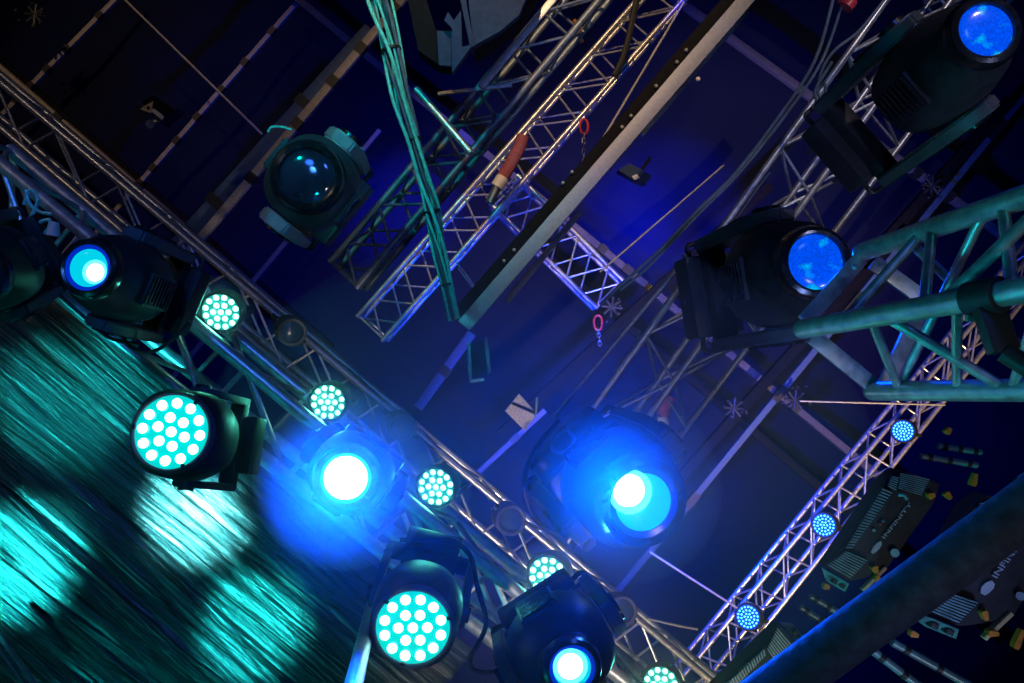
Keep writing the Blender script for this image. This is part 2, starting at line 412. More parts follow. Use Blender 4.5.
def moving_head(label, lens, d, Rpx, tail, td_, base, bd, side, lensmat='bluelens', rs=1.9, hot=None, ring=None, shell='black', arm='grey', vents=1, group=None, arm_side=(-1, 1), reach=1.):
    L = P(*lens, d); R = Rpx / F * d; T = P(*tail, td_); mw = fmatrix(L, T, side); HL = (L - T).length
    root = empty('moving_head_light', label, 'stage light', mw=mw, group=group); inv = mw.inverted()
    rb = R * rs
    MB().lathe([(-.02 * R, R * 1.22), (-.12 * HL, R * 1.34), (-.2 * HL, lerp(R * 1.34, rb, .6)), (-.36 * HL, rb), (-.6 * HL, rb * 1.02), (-.82 * HL, rb * .88), (-.95 * HL, rb * .62), (-1. * HL, rb * .3)],
               seg=40, sx=1., sy=.94, sq=2.5).build('head_shell', shell, root)
    be = MB().lathe([(.16 * R, R * 1.02), (.20 * R, R * 1.12), (.12 * R, R * 1.27), (-.3 * R, R * 1.40), (-.42 * R, R * 1.36), (-.10 * R, R * 1.0)], seg=44, closed=True).build('lens_bezel', 'blackgloss', root)
    if ring: MB().lathe([(.05 * R, R * .84), (.09 * R, R * 1.06), (.03 * R, R * 1.06), (-.02 * R, R * .84)], seg=44, closed=True).build('inner_ring', ring, be)
    rl = R * (.84 if ring else 1.0)
    ln = MB().lathe([(.0, rl), (.05 * R, rl * .9), (.10 * R, rl * .65), (.12 * R, rl * .3), (.125 * R, rl * .02)], seg=40).build('lens', lensmat, root)
    if hot:
        hx, hy, hr = hot
        v = (inv.to_3x3() @ Vector((hx, hy, 0))) * R; v.z = 0
        if hr < .8: MB().lathe([(.10 * R, hr * R * 1.28), (.14 * R, hr * R * 1.2), (.15 * R, hr * R * .3)], (v.x * .85, v.y * .85, 0), 28).build('halo_or_reflector', 'cyanmid', ln)  # glowing disc added as a soft halo around the lamp core
        MB().lathe([(.11 * R, hr * R), (.17 * R, hr * R * .85), (.19 * R, hr * R * .3)], (v.x, v.y, 0), 28).build('lamp', 'cyanhot', ln)
    # seams, vents and screws of the shell
    for sy in (-1, 1):
        vp = MB().box((0, sy * rb * .93, -.52 * HL), (rb * .42, rb * .05, HL * .2), bev=rb * .03).build('vent_panel', 'black', root)
        for k in range(8):
            MB().box((0, sy * rb * 1.0, -.52 * HL + HL * .36 * (k / 7 - .5)), (rb * .36, rb * .02, HL * .009)).build('louvre', 'blackgloss', vp)
    # yoke
    pv = Vector((0, 0, -.55 * HL)); Bl = inv @ P(*base, bd); dr = Vector((0, Bl.y - pv.y, Bl.z - pv.z)); ln_ = dr.length; dr.normalize()
    up = Vector((1, 0, 0))
    yk = MB().bar(pv + dr * ln_ * .88 - up * rb * 1.32, pv + dr * ln_ * .88 + up * rb * 1.32, rb * .5, rb * .36, dr).build('yoke', shell, root)
    for sx in (-1, 1):
        o = up * sx * rb * 1.16
        nrm = dr.cross(up)
        a = pv + o; e = pv + o + dr * ln_ * .92
        pts = [a - dr * rb * .5 - nrm * rb * .30, a - dr * rb * .62 + nrm * rb * .14, a - dr * rb * .2 + nrm * rb * .48, a + dr * rb * .5 + nrm * rb * .50, e + nrm * rb * .36, e + dr * rb * .12 - nrm * rb * .0, e - nrm * rb * .36, a + dr * rb * .2 - nrm * rb * .5]
        am = MB().prism([p - up * rb * .13 for p in pts], up * rb * .30)
        bmesh.ops.bevel(am.bm, geom=am.bm.edges[:], offset=rb * .05, segments=2, affect='EDGES')
        am = am.build('yoke_arm', arm, root)
        MB().tube(a + up * sx * rb * .14, a + up * sx * rb * .24, rb * .3, 24).build('pivot_cover', 'blackgloss', am)
        for k in range(5):
            MB().box(a + dr * rb * (.5 + .13 * k) + up * sx * rb * .18, (rb * .04, rb * .26, rb * .03), up, nrm).build('louvre', 'blackgloss', am)
    bs = MB().box(pv + dr * (ln_ * .88 + rb * .45), (rb * .95, rb * .62, rb * .32), up, dr.cross(up), bev=rb * .1).build('base', shell, root)
    for sx in (-1, 1):
        c = pv + dr * (ln_ * .88 + rb * .8) + up * sx * rb * .5
        MB().box(c + dr * rb * .25, (rb * .09, rb * .12, rb * .4), up, dr.cross(up), bev=rb * .02).build('clamp', 'mount', root)
    for sx in (-1, 1):
        h0 = pv + dr * (ln_ * .88 + rb * .5) + up * sx * rb * .95
        MB().sweep([h0 - nrm * rb * .3, h0 - nrm * rb * .28 + up * sx * rb * .3, h0 + nrm * rb * .28 + up * sx * rb * .3, h0 + nrm * rb * .3], rb * .06).build('handle', 'rubber', root)
    return root

moving_head('moving head at top right corner, blue lens shining, no lit truss below it', (985, 31), 2.5, 27, (900, 104), 3.12, (850, 145), 3.3, (.62, .78), rs=2.0)
moving_head('moving head with blue lens touching the end of the near triangular truss', (815, 262), 2.6, 28, (752, 286), 3.22, (712, 298), 3.4, (.15, .99), rs=2.0)
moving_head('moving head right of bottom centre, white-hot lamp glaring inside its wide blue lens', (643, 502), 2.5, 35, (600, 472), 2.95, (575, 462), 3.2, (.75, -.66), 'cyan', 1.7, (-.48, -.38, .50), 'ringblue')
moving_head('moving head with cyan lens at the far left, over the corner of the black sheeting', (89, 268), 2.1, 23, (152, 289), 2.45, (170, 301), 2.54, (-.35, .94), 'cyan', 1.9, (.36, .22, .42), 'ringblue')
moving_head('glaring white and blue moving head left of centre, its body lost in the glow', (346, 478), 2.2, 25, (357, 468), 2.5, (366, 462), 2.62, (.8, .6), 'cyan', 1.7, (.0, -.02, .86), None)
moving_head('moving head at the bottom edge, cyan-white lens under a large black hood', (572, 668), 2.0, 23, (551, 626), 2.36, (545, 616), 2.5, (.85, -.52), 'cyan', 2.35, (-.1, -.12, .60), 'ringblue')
moving_head('dark moving head cut off by the left edge, only its yoke showing', (-22, 275), 2.1, 22, (10, 262), 2.5, (25, 245), 2.6, (.45, .9), 'glassdark', 2.0)
moving_head('large unlit lamp with a wide dark glass at upper left, shell rimmed green', (307, 176), 3.5, 27, (318, 190), 3.95, (330, 200), 4.15, (-.62, .78), 'glassdark', 1.75, None, None, 'grey', 'greylight')

def led_mesh(r, mat):
    o = MB().ball((0, 0, 0), r, 12, 8, .6).build('led', mat); me = o.data; bpy.data.objects.remove(o); return me
def add_leds(root, me, pts, z):
    for x, y in pts:
        o = bpy.data.objects.new('led', me); C.objects.link(o); o.parent = root; o.location = (x, y, z)
def hexpts(rings, R, rot=0.):
    pts = [(0, 0)]
    for k in range(1, rings + 1):
        for i in range(6 * k):
            a = 2 * math.pi * i / (6 * k) + rot + .25 * k
            pts.append((R * k / rings * math.cos(a), R * k / rings * math.sin(a)))
    return pts

def led_wash(label, c, d, Rpx, tail, td_, base, bd, side):
    L = P(*c, d); R = Rpx / F * d; mw = fmatrix(L, P(*tail, td_), side); root = empty('led_wash_light', label, 'stage light', mw=mw); inv = mw.inverted()
    HL = (L - P(*tail, td_)).length
    MB().lathe([(-.02 * R, R * 1.04), (-.25 * R, R * 1.2), (-.45 * HL, R * 1.28), (-.8 * HL, R * 1.1), (-HL, R * .6)], seg=40, sq=2.4).build('head_shell', 'black', root)
    MB().lathe([(.08 * R, R * 1.0), (.10 * R, R * 1.06), (.0, R * 1.12), (-.3 * R, R * 1.14), (-.3 * R, R * 1.0)], seg=44, closed=True).build('front_ring', 'grey', root)
    fc = MB().lathe([(.0, R), (.02 * R, R * .97), (.03 * R, R * .2)], seg=44).build('led_face', 'panel_teal', root)
    add_leds(fc, led_mesh(R * .14, 'led_white'), hexpts(2, R * .78), .06 * R)
    for k in range(3):
        a = .5 + k * 2.09
        MB().box((R * 1.0 * math.cos(a), R * 1.0 * math.sin(a), .09 * R), (R * .06, R * .04, R * .03)).build('clip', 'black', root)
    pv = Vector((0, 0, -.6 * HL)); Bl = inv @ P(*base, bd); dr = Vector((0, Bl.y, Bl.z - pv.z)); n = dr.length; dr.normalize(); up = Vector((1, 0, 0)); nrm = dr.cross(up)
    for sx in (-1, 1):
        a = pv + up * sx * R * 1.33; e = a + dr * n
        pts = [a - dr * R * .35 - nrm * R * .22, a - dr * R * .35 + nrm * R * .22, a + nrm * R * .42, e + nrm * R * .3, e - nrm * R * .3, a - nrm * R * .42]
        am = MB().prism([p - up * R * .1 for p in pts], up * R * .22); bmesh.ops.bevel(am.bm, geom=am.bm.edges[:], offset=R * .04, segments=2, affect='EDGES')
        am = am.build('yoke_arm', 'grey', root)
        MB().tube(a + up * sx * R * .1, a + up * sx * R * .2, R * .22, 20).build('pivot_cover', 'black', am)
    MB().bar(pv + dr * n - up * R * 1.45, pv + dr * n + up * R * 1.45, R * .5, R * .3, dr).build('yoke', 'black', root)
    MB().box(pv + dr * (n + R * .4), (R * .9, R * .6, R * .32), up, nrm, bev=R * .08).build('base', 'black', root)
    for sx in (-1, 1):
        MB().box(pv + dr * (n + R * .9) + up * sx * R * .5, (R * .1, R * .12, R * .4), up, nrm).build('clamp', 'mount', root)
    return root
led_wash('round LED wash lamp of nineteen white-green cells over the black sheeting', (172, 432), 2.15, 37, (208, 440), 2.42, (236, 432), 2.5, (-.1, 1))
led_wash('round LED wash lamp of nineteen cells at the bottom, beside the pale slanting pole', (413, 627), 2.1, 37, (422, 590), 2.4, (436, 560), 2.5, (1, .25))

def led_par(label, c, d, Rpx, tail, td_, ledmat, face, rings, fill=.16):
    L = P(*c, d); R = Rpx / F * d; mw = fmatrix(L, P(*tail, td_), (1, .3)); root = empty('led_par_light', label, 'stage light', mw=mw)
    MB().lathe([(.12 * R, R * 1.03), (.12 * R, R * 1.14), (-.1 * R, R * 1.2), (-1.0 * R, R * 1.15), (-1.5 * R, R * .7), (-1.5 * R, R * .3), (-.05 * R, R * .3), (-.05 * R, R * 1.03)], seg=32, closed=True).build('can', 'black', root)
    fc = MB().lathe([(-.02 * R, R * 1.03), (.01 * R, R * .95), (.02 * R, R * .1)], seg=32).build('led_face', face, root)
    add_leds(fc, led_mesh(R * fill, ledmat), hexpts(rings, R * .84), .05 * R)
    for sx in (-1, 1):
        MB().bar((sx * R * 1.28, 0, -.4 * R), (sx * R * 1.28, 0, -2.3 * R), R * .3, R * .08, (1, 0, 0)).build('bracket', 'black', root)
    MB().bar((-R * 1.28, 0, -2.3 * R), (R * 1.28, 0, -2.3 * R), R * .3, R * .1).build('bracket', 'black', root)
    MB().box((0, 0, -2.7 * R), (R * .25, R * .2, R * .4)).build('clamp', 'mount', root)
    return root
PD = 2.88
led_par('mint LED par lamp right beside the far left cyan moving head', (221, 312), PD, 18, (232, 304), PD + .14, 'led_mint', 'par_teal', 2)
led_par('mint LED par lamp just above the glaring left-of-centre head', (328, 402), PD, 17, (338, 396), PD + .14, 'led_mint', 'par_teal', 2)
led_par('mint LED par lamp between the glaring head and the central spot can', (436, 487), PD, 18, (446, 480), PD + .14, 'led_mint', 'par_teal', 2)
led_par('mint LED par lamp peeking out above the bottom edge moving head', (548, 576), PD, 19, (556, 566), PD + .14, 'led_mint', 'par_teal', 2)
led_par('mint LED par lamp half cut by the bottom edge', (661, 685), PD, 17, (668, 676), PD + .14, 'led_mint', 'par_teal', 2)
led_par('blue dotted LED par on the far right truss, topmost of three', (903, 431), 6.45, 10.2, (908, 431), 6.6, 'led_blue', 'par_blue', 3, .09)
led_par('blue dotted LED par on the far right truss, middle of three', (824, 525), 6.45, 11, (829, 524), 6.6, 'led_blue', 'par_blue', 3, .09)
led_par('blue dotted LED par on the far right truss, lowest of three', (748, 617), 6.45, 11.5, (753, 616), 6.6, 'led_blue', 'par_blue', 3, .09)

def spot_can(label, c, d, Rpx, tail):
    L = P(*c, d); R = Rpx / F * d; mw = fmatrix(L, P(*tail, d + .22), (.75, .66)); root = empty('spot_can', label, 'stage light', mw=mw, group='small dark cans on the upper diagonal truss')
    MB().lathe([(.1 * R, R * .78), (.14 * R, R), (-.2 * R, R * 1.05), (-1.6 * R, R * 1.0), (-2. * R, R * .7), (-2. * R, R * .3), (-.2 * R, R * .3), (-.2 * R, R * .78)], seg=32, closed=True).build('can', 'black', root)
    MB().lathe([(.13 * R, R * .80), (.17 * R, R * .95), (.10 * R, R * 1.04), (.06 * R, R * .8)], seg=32, closed=True).build('front_ring', 'grey', root)
    MB().lathe([(-.1 * R, R * .78), (.02 * R, R * .55), (.06 * R, R * .1)], seg=32).build('lens', 'glassblue', root)
    for sx in (-1, 1):
        MB().bar((sx * R * 1.18, 0, -.5 * R), (sx * R * 1.18, 0, -2.6 * R), R * .4, R * .1, (1, 0, 0)).build('bracket', 'black', root)
        MB().tube((sx * R * 1.1, 0, -.6 * R), (sx * R * 1.4, 0, -.6 * R), R * .2, 12).build('knob', 'black', root)
    MB().bar((-R * 1.2, 0, -2.6 * R), (R * 1.2, 0, -2.6 * R), R * .4, R * .12).build('bracket', 'black', root)
    return root
spot_can('small dark spot can below the large unlit lamp', (292, 332), 4.85, 14, (283, 325))
spot_can('small dark spot can just above and right of the glaring head', (403, 427), 4.85, 14, (394, 420))
spot_can('small dark spot can near the pale strapped board', (511, 520), 4.85, 15, (502, 513))
spot_can('small dark spot can lowest along the upper diagonal truss', (622, 611), 4.85, 15, (612, 604))

# floodlight at the top, small flood with a warning sticker, small flood in the roof
def prism_px(pts, d, th, name, mat, root):
    return adopt(root, MB().prism([P(u, v, d) for u, v in pts], (0, 0, th)).build(name, mat))
fl = empty('floodlight', 'grey square floodlight with bent side flap cut by the top edge', 'stage light', P(470, 20, 4.1))
prism_px([(466, -25), (473, 46), (500, 31), (519, 15), (536, -25)], 4.05, .05, 'front_panel', 'flood_grey', fl)
prism_px([(455, -25), (462, -25), (474, 47), (470, 46)], 4.0, .12, 'side_panel', 'flood_grey', fl)
prism_px([(444, 20), (448, 12), (454, 20), (461, 10), (462, 47), (473, 44), (452, 73), (452, 28)], 4.0, .05, 'flap', 'flood_grey', fl)
prism_px([(420, -20), (436, 30), (452, 30), (452, 66), (438, 64), (418, 50), (404, -20)], 4.08, .14, 'housing', 'matt_black', fl)
prism_px([(437, 31), (452, 31), (452, 66), (439, 65)], 4.06, .02, 'halo_or_reflector', 'flood_grey', fl)
prism_px([(474, 50), (520, 19), (545, -25), (480, -25), (476, 40)], 4.2, .2, 'case', 'matt_black', fl)
fl2 = empty('floodlight', 'small dark floodlight with a triangle sticker hanging alone at upper left', 'stage light', P(155, 105, 6.3))
prism_px([(137, 102), (153, 92), (177, 108), (160, 123)], 6.3, .15, 'housing', 'flood_grey', fl2)
prism_px([(141, 102), (153, 95), (172, 108), (160, 118)], 6.27, .03, 'front_glass', 'matt_black', fl2)
st = prism_px([(140, 109), (153, 101), (151, 113)], 6.25, .01, 'sticker', 'tan', fl2)
adopt(fl2, MB().tube(P(148.5, 108, 6.245), P(148.5, 108, 6.26), .016, 14).build('sticker_symbol', 'black'))
prism_px([(151, 111), (153, 108), (164, 116), (162, 120)], 6.25, .01, 'label_strip', 'white', fl2)
adopt(fl2, MB().bar(P(150, 124, 6.35), P(180, 112, 6.4), .03, .03).build('bracket', 'mount'))
adopt(fl2, MB().tube(P(150, 124, 6.3), P(150, 124, 6.5), .035, 12).build('knob', 'mount'))
fl3 = empty('floodlight', 'small dark floodlight hanging just right of the flat grey beam', 'stage light', P(640, 175, 6.2))
prism_px([(618, 170), (630, 163), (652, 176), (646, 184), (636, 181)], 6.2, .12, 'housing', 'flood_grey', fl3)
prism_px([(632, 176), (637, 174), (640, 178), (634, 180)], 6.18, .01, 'label_strip', 'white', fl3)
adopt(fl3, MB().bar(P(640, 172, 6.3), P(650, 158, 6.4), .025, .03).build('bracket', 'matt_black'))
# hoist box and strapped board
hb = empty('junction_box', 'clear blue-grey box hanging at the lower end of the flat grey beam', 'box', P(477, 362, 5.4))
prism_px([(468, 345), (486, 340), (490, 372), (468, 378)], 5.4, .1, 'housing', 'matt_black', hb)
prism_px([(467, 342), (470, 342), (472, 379), (469, 380)], 5.36, .03, 'edge_bar', 'purlin_blue', hb)
prism_px([(484, 338), (487, 337), (491, 372), (488, 374)], 5.36, .03, 'edge_bar', 'purlin_blue', hb)
prism_px([(470, 380), (484, 378), (484, 381), (470, 383)], 5.36, .03, 'label_strip', 'plate', hb)
bd_ = empty('strapped_board', 'pale square board with a black strap, hung in the blue haze near centre', 'board', P(521, 412, 5.5))
prism_px([(519, 394), (537, 414), (525, 431), (505, 411)], 5.5, .05, 'board', 'plate', bd_)
prism_px([(511, 404), (513, 402), (537, 412), (536, 415)], 5.494, .01, 'strap', 'matt_black', bd_)
prism_px([(536, 398), (538, 397), (537, 416), (535, 416)], 5.45, .04, 'side_edge', 'tealbar', bd_)

# ------------------------------------------------------------------ rigging: chains, bags, cables
def cable(name, label, pts, r, mat, cat='cable', group=None):
    return tag(MB().sweep([P(*p) for p in pts], r, 8).build(name, mat), label, cat, group)
cb = empty('cable_bundle', 'twisted bundle of bright green-lit cables hanging from the top edge', 'cable', P(380, 0, 4.2))
path = [(368, -40, 4.1), (380, 5, 4.15), (391, 50, 4.2), (401, 95, 4.25), (414, 140, 4.3), (424, 180, 4.35), (432, 212, 4.4), (439, 250, 4.45), (446, 285, 4.5), (453, 320, 4.55)]
wid = [14, 13, 11, 10, 9, 7, 10, 7, 6, 6]
for k in range(8):
    pts = []
    for i, ((u, v, d), w) in enumerate(zip(path, wid)):
        a = k * 2 * math.pi / 8 + i * .55 + .3 * math.sin(i * 1.7 + k)
        o = w * (.55 + .45 * ((k * 7) % 5) / 4)
        pts.append((u + math.cos(a) * o * .9, v + math.cos(a) * o * -.3, d + math.sin(a) * o / F * d * .9))
    adopt(cb, MB().sweep([P(*p) for p in pts], .0075 if k % 2 else .0105, 10).build('cable', 'teal_lit_cable' if k % 3 else 'blue_cable'))
for (u, v, d), w in ((path[2], 9.5), (path[4], 8), (path[6], 8), (path[8], 6)):
    q = P(u, v, d); e = (P(u + 3, v + 12, d) - q).normalized()
    adopt(cb, MB().tube(q - e * .006, q + e * .006, w / F * d * 1.1, 16).build('cable_tie', 'rubber'))
bg = empty('chain_bag', 'faded red sleeve with a white band hanging at the crossing of the pale trusses', 'bag', P(510, 165, 6.2))
adopt(bg, MB().sweep([P(523, 136, 6.2), P(519, 148, 6.2), P(510, 165, 6.2), P(502, 178, 6.2)], .05, 16).build('sleeve', 'redcloth'))
adopt(bg, MB().sweep([P(503, 177, 6.2), P(497, 187, 6.2)], .052, 16, 1).build('band', 'white'))
adopt(bg, MB().sweep([P(497, 187, 6.2), P(490, 203, 6.2)], .035, 12, 1).build('motor_end', 'mount'))
M['redbright'] = surf('pink_red_cloth', (.75, .16, .22), .8, 0, 60, .2, .3)
bg = empty('chain_bag', 'pink-red sleeve hanging between the tubes of the wide four-tube truss', 'bag', P(663, 410, 4.3))
adopt(bg, MB().sweep([P(669, 396, 4.3), P(665, 405, 4.3), P(662, 416, 4.3)], .032, 14).build('sleeve', 'redbright'))
adopt(bg, MB().sweep([P(662, 416, 4.3), P(664, 425, 4.3)], .03, 14, 1).build('band', 'white'))
def chain(label, top, bot, d, hookcol='red'):
    ch = empty('lifting_chain', label, 'chain', P(*top, d))
    adopt(ch, MB().sweep([P(top[0] - 3, top[1] + 10, d), P(top[0] - 4, top[1] + 3, d), P(top[0] - 2, top[1] - 2, d), P(top[0] + 2, top[1] - 2, d), P(top[0] + 4, top[1] + 3, d), P(top[0] + 3, top[1] + 10, d), P(top[0], top[1] + 12, d), P(top[0] - 3, top[1] + 10, d)], .009, 8).build('shackle', hookcol))
    a, b = P(top[0], top[1] + 11, d), P(*bot, d); n = max(4, int((b - a).length / .04)); e = (b - a).normalized(); x = e.cross(Vector((0, 0, 1)))
    for i in range(n):
        c = lerp(a, b, (i + .5) / n); s = x if i % 2 else Vector((0, 0, 1))
        pts = [c + e * .026 * math.cos(t * 1.047) + s * .013 * math.sin(t * 1.047) for t in range(7)]
        adopt(ch, MB().sweep(pts, .005, 6, 2).build('link', 'mount'))
chain('steel chain under a red shackle, hanging between the pale truss and flat grey beam', (584, 122), (583, 175), 6.2)
chain('short chain under a red shackle at the open end of the short pale truss', (598, 318), (600, 345), 6.3)
tag(MB().sweep([P(841, -4, 3.6), P(850, 2, 3.6), P(846, 8, 3.6)], .03, 12).build('red_sleeve', 'red'), 'small bright red sleeve near the top edge left of the corner moving head', 'sleeve')

cable('guy_wire', 'straight thin wire crossing the dark roof at upper left', [(115, -10, 8.8), (262, 134, 8.8)], .012, 'rope', 'wire')
cable('guy_wire', 'straight thin wire slanting left of the flat grey beam, from the pale truss', [(684, 2, 6.3), (593, 155, 6.3)], .009, 'rope', 'wire')
cable('guy_wire', 'straight pale wire crossing the blue light pool right of centre', [(724, 165, 5.5), (600, 272, 5.5)], .006, 'rope', 'wire')
cable('guy_wire', 'straight wire beside the near triangular truss, running level behind its lowest tube', [(800, 401, 6.3), (945, 405, 6.3)], .007, 'rope', 'wire')
cable('guy_wire', 'faint wire running down right to the lowest blue dotted par', [(650, 552, 6.4), (737, 608, 6.4)], .009, 'rope', 'wire')
cable('steel_sling', 'steel sling running right from the lowest spot can', [(645, 618, 5.2), (680, 626, 5.3), (697, 629, 5.4)], .008, 'rope', 'wire')
cable('steel_sling', 'looped steel sling below the open end of the long pale truss', [(456, 262, 6.4), (470, 280, 6.4), (478, 294, 6.4), (468, 281, 6.4), (458, 268, 6.4)], .008, 'rope', 'wire')
cable('power_cable', 'blue-grey cable following the wide four-tube truss, outermost', [(838, -20, 3.6), (815, 60, 3.6), (775, 122, 3.6), (733, 176, 3.6), (700, 208, 3.6), (666, 244, 3.6), (640, 268, 3.6), (617, 288, 3.6), (600, 305, 3.6)], .008, 'blue_cable')
cable('power_cable', 'blue-grey cable following the wide four-tube truss, next to the outermost', [(850, -20, 3.62), (822, 60, 3.62), (781, 121, 3.62), (737, 175, 3.62), (703, 209, 3.62), (672, 242, 3.62), (645, 270, 3.62), (620, 290, 3.62)], .007, 'blue_cable')
cable('power_cable', 'cable sagging from the top edge to the clamps of the corner moving head', [(892, -10, 3.5), (860, 30, 3.5), (835, 50, 3.5), (822, 70, 3.5), (818, 92, 3.5), (824, 106, 3.5)], .007, 'blue_cable')
cable('power_cable', 'cable looping at the clamps of the corner moving head', [(832, 62, 3.3), (824, 75, 3.3), (815, 92, 3.3), (820, 108, 3.3), (826, 95, 3.3), (824, 82, 3.3)], .007, 'blue_cable')
cable('power_cable', 'cable looping by the clamps of the blue-lensed head next to the triangular truss', [(683, 254, 3.4), (692, 266, 3.4), (690, 284, 3.4), (686, 300, 3.4), (692, 312, 3.4), (704, 318, 3.4)], .009, 'blue_cable')
cable('power_cable', 'short stub of cable across the wide four-tube truss', [(694, 242, 3.5), (700, 252, 3.5), (708, 264, 3.5)], .012, 'blue_cable')
cable('power_cable', 'long dark cable arc left of the white-hot moving head', [(560, 420, 3.), (535, 450, 3.), (524, 480, 3.), (530, 512, 3.), (552, 532, 3.), (580, 536, 3.)], .010, 'rubber')
cable('power_cable', 'cable coil above and left of the white-hot moving head', [(566, 426, 2.9), (553, 436, 2.9), (553, 450, 2.9), (566, 452, 2.9), (574, 440, 2.9), (568, 430, 2.9)], .007, 'blue_cable')
cable('power_cable', 'cable drooping from the truss past the bottom LED wash lamp', [(400, 540, 2.3), (440, 540, 2.3), (468, 552, 2.3), (478, 590, 2.3), (486, 625, 2.3), (470, 660, 2.3), (480, 672, 2.3), (510, 670, 2.3)], .007, 'rubber')
cable('power_cable', 'cable bowing above the bottom LED wash lamp', [(384, 552, 2.4), (420, 542, 2.4), (452, 540, 2.4), (470, 556, 2.4)], .006, 'rubber')
cable('power_cable', 'cable hanging beside the green-celled wash lamp over the sheeting', [(118, 320, 2.4), (128, 345, 2.4), (150, 352, 2.4), (172, 340, 2.4), (190, 322, 2.4)], .006, 'rubber')
cable('power_cable', 'cable draped under the far left cyan moving head', [(60, 296, 2.5), (90, 322, 2.5), (110, 338, 2.5), (140, 345, 2.5)], .006, 'rubber')
for i, (lab, pts) in enumerate((('green cable loop on the left edge, nearest the cut-off dark head', [(18, 232, 2.6), (30, 218, 2.6), (38, 200, 2.6), (30, 190, 2.6), (24, 205, 2.6)]),
        ('green cable loop at left edge, just above the far left cyan head', [(25, 234, 2.6), (36, 224, 2.6), (50, 220, 2.6), (46, 232, 2.6), (34, 236, 2.6)]),
        ('thin green cable running down the left end of the truss', [(26, 190, 2.6), (30, 204, 2.6), (40, 212, 2.6), (52, 214, 2.6)]))):
    cable('green_cable', lab, pts, .006, 'teal_lit_cable')
cable('power_cable', 'cable strands between the tubes left of the pink-red sleeve', [(612, 372, 3.9), (622, 360, 3.9), (634, 348, 3.9), (640, 330, 3.9)], .005, 'blue_cable')
cable('power_cable', 'cable strands between the tubes above the blue-lensed head', [(722, 240, 3.9), (738, 216, 3.9), (756, 190, 3.9), (770, 172, 3.9)], .005, 'blue_cable')
cable('power_cable', 'pale blue cable hooking over the big unlit lamp', [(268, 132, 3.6), (272, 127, 3.6), (283, 127, 3.6), (292, 130, 3.6)], .006, 'teal_lit_cable')

cable('dark_strap', 'dark strap hanging over the long warm-lit truss near the top', [(640, -12, 6.3), (634, 12, 6.3), (628, 40, 6.3), (622, 60, 6.3), (614, 76, 6.3)], .026, 'rubber', 'strap')
tag(MB().sweep([P(574, 20, 5.), P(580, 26, 5.), (P(578, 34, 5.)), P(582, 42, 5.)], .014, 10).build('cloth_strip', 'orange'), 'small orange-brown rag tied near the top between two trusses', 'cloth')
cable('sheet_hem', 'pale doubled hem cord across the bottom left corner of the black sheeting', [(-12, 622, 3.02), (12, 652, 3.02), (40, 692, 3.02)], .010, 'blue_cable', 'cord')
cable('sheet_hem', 'second thinner hem cord at the very bottom left corner of the sheeting', [(-12, 634, 3.02), (8, 660, 3.02), (30, 692, 3.02)], .006, 'blue_cable', 'cord')
# pale cap and connector bits near the far left head
cn = empty('cable_connector', 'pale plug with orange ring above the far left cyan head', 'plug', P(55, 228, 2.6))
adopt(cn, MB().tube(P(53, 236, 2.6), P(55, 222, 2.6), .022, 14, .013).build('plug_body', 'white'))
adopt(cn, MB().tube(P(40, 240, 2.6), P(44, 238, 2.62), .015, 12).build('ring', 'orange'))

# ------------------------------------------------------------------ dark housings at the lower right
def text_mesh(s, root, origin, ux, uy, size, mat):
    """flat raised lettering laid on the housing, facing the floor"""
    cu = bpy.data.curves.new('lettering', 'FONT'); cu.body = s; cu.size = 1.; cu.extrude = .02
    o = bpy.data.objects.new('lettering', cu); C.objects.link(o)
    bpy.context.view_layer.update()
    me = bpy.data.meshes.new_from_object(o.evaluated_get(bpy.context.evaluated_depsgraph_get()))
    bpy.data.objects.remove(o)
    w = max(v.co.x for v in me.vertices); uz = Vector((0, 0, 1))
    for v in me.vertices:
        c = v.co.copy(); v.co = origin + ux * (c.x / w) + uy * c.y * size + uz * c.z * .1
    me.materials.append(M[mat]); o = bpy.data.objects.new('lettering', me); C.objects.link(o)
    adopt(root, o); return o

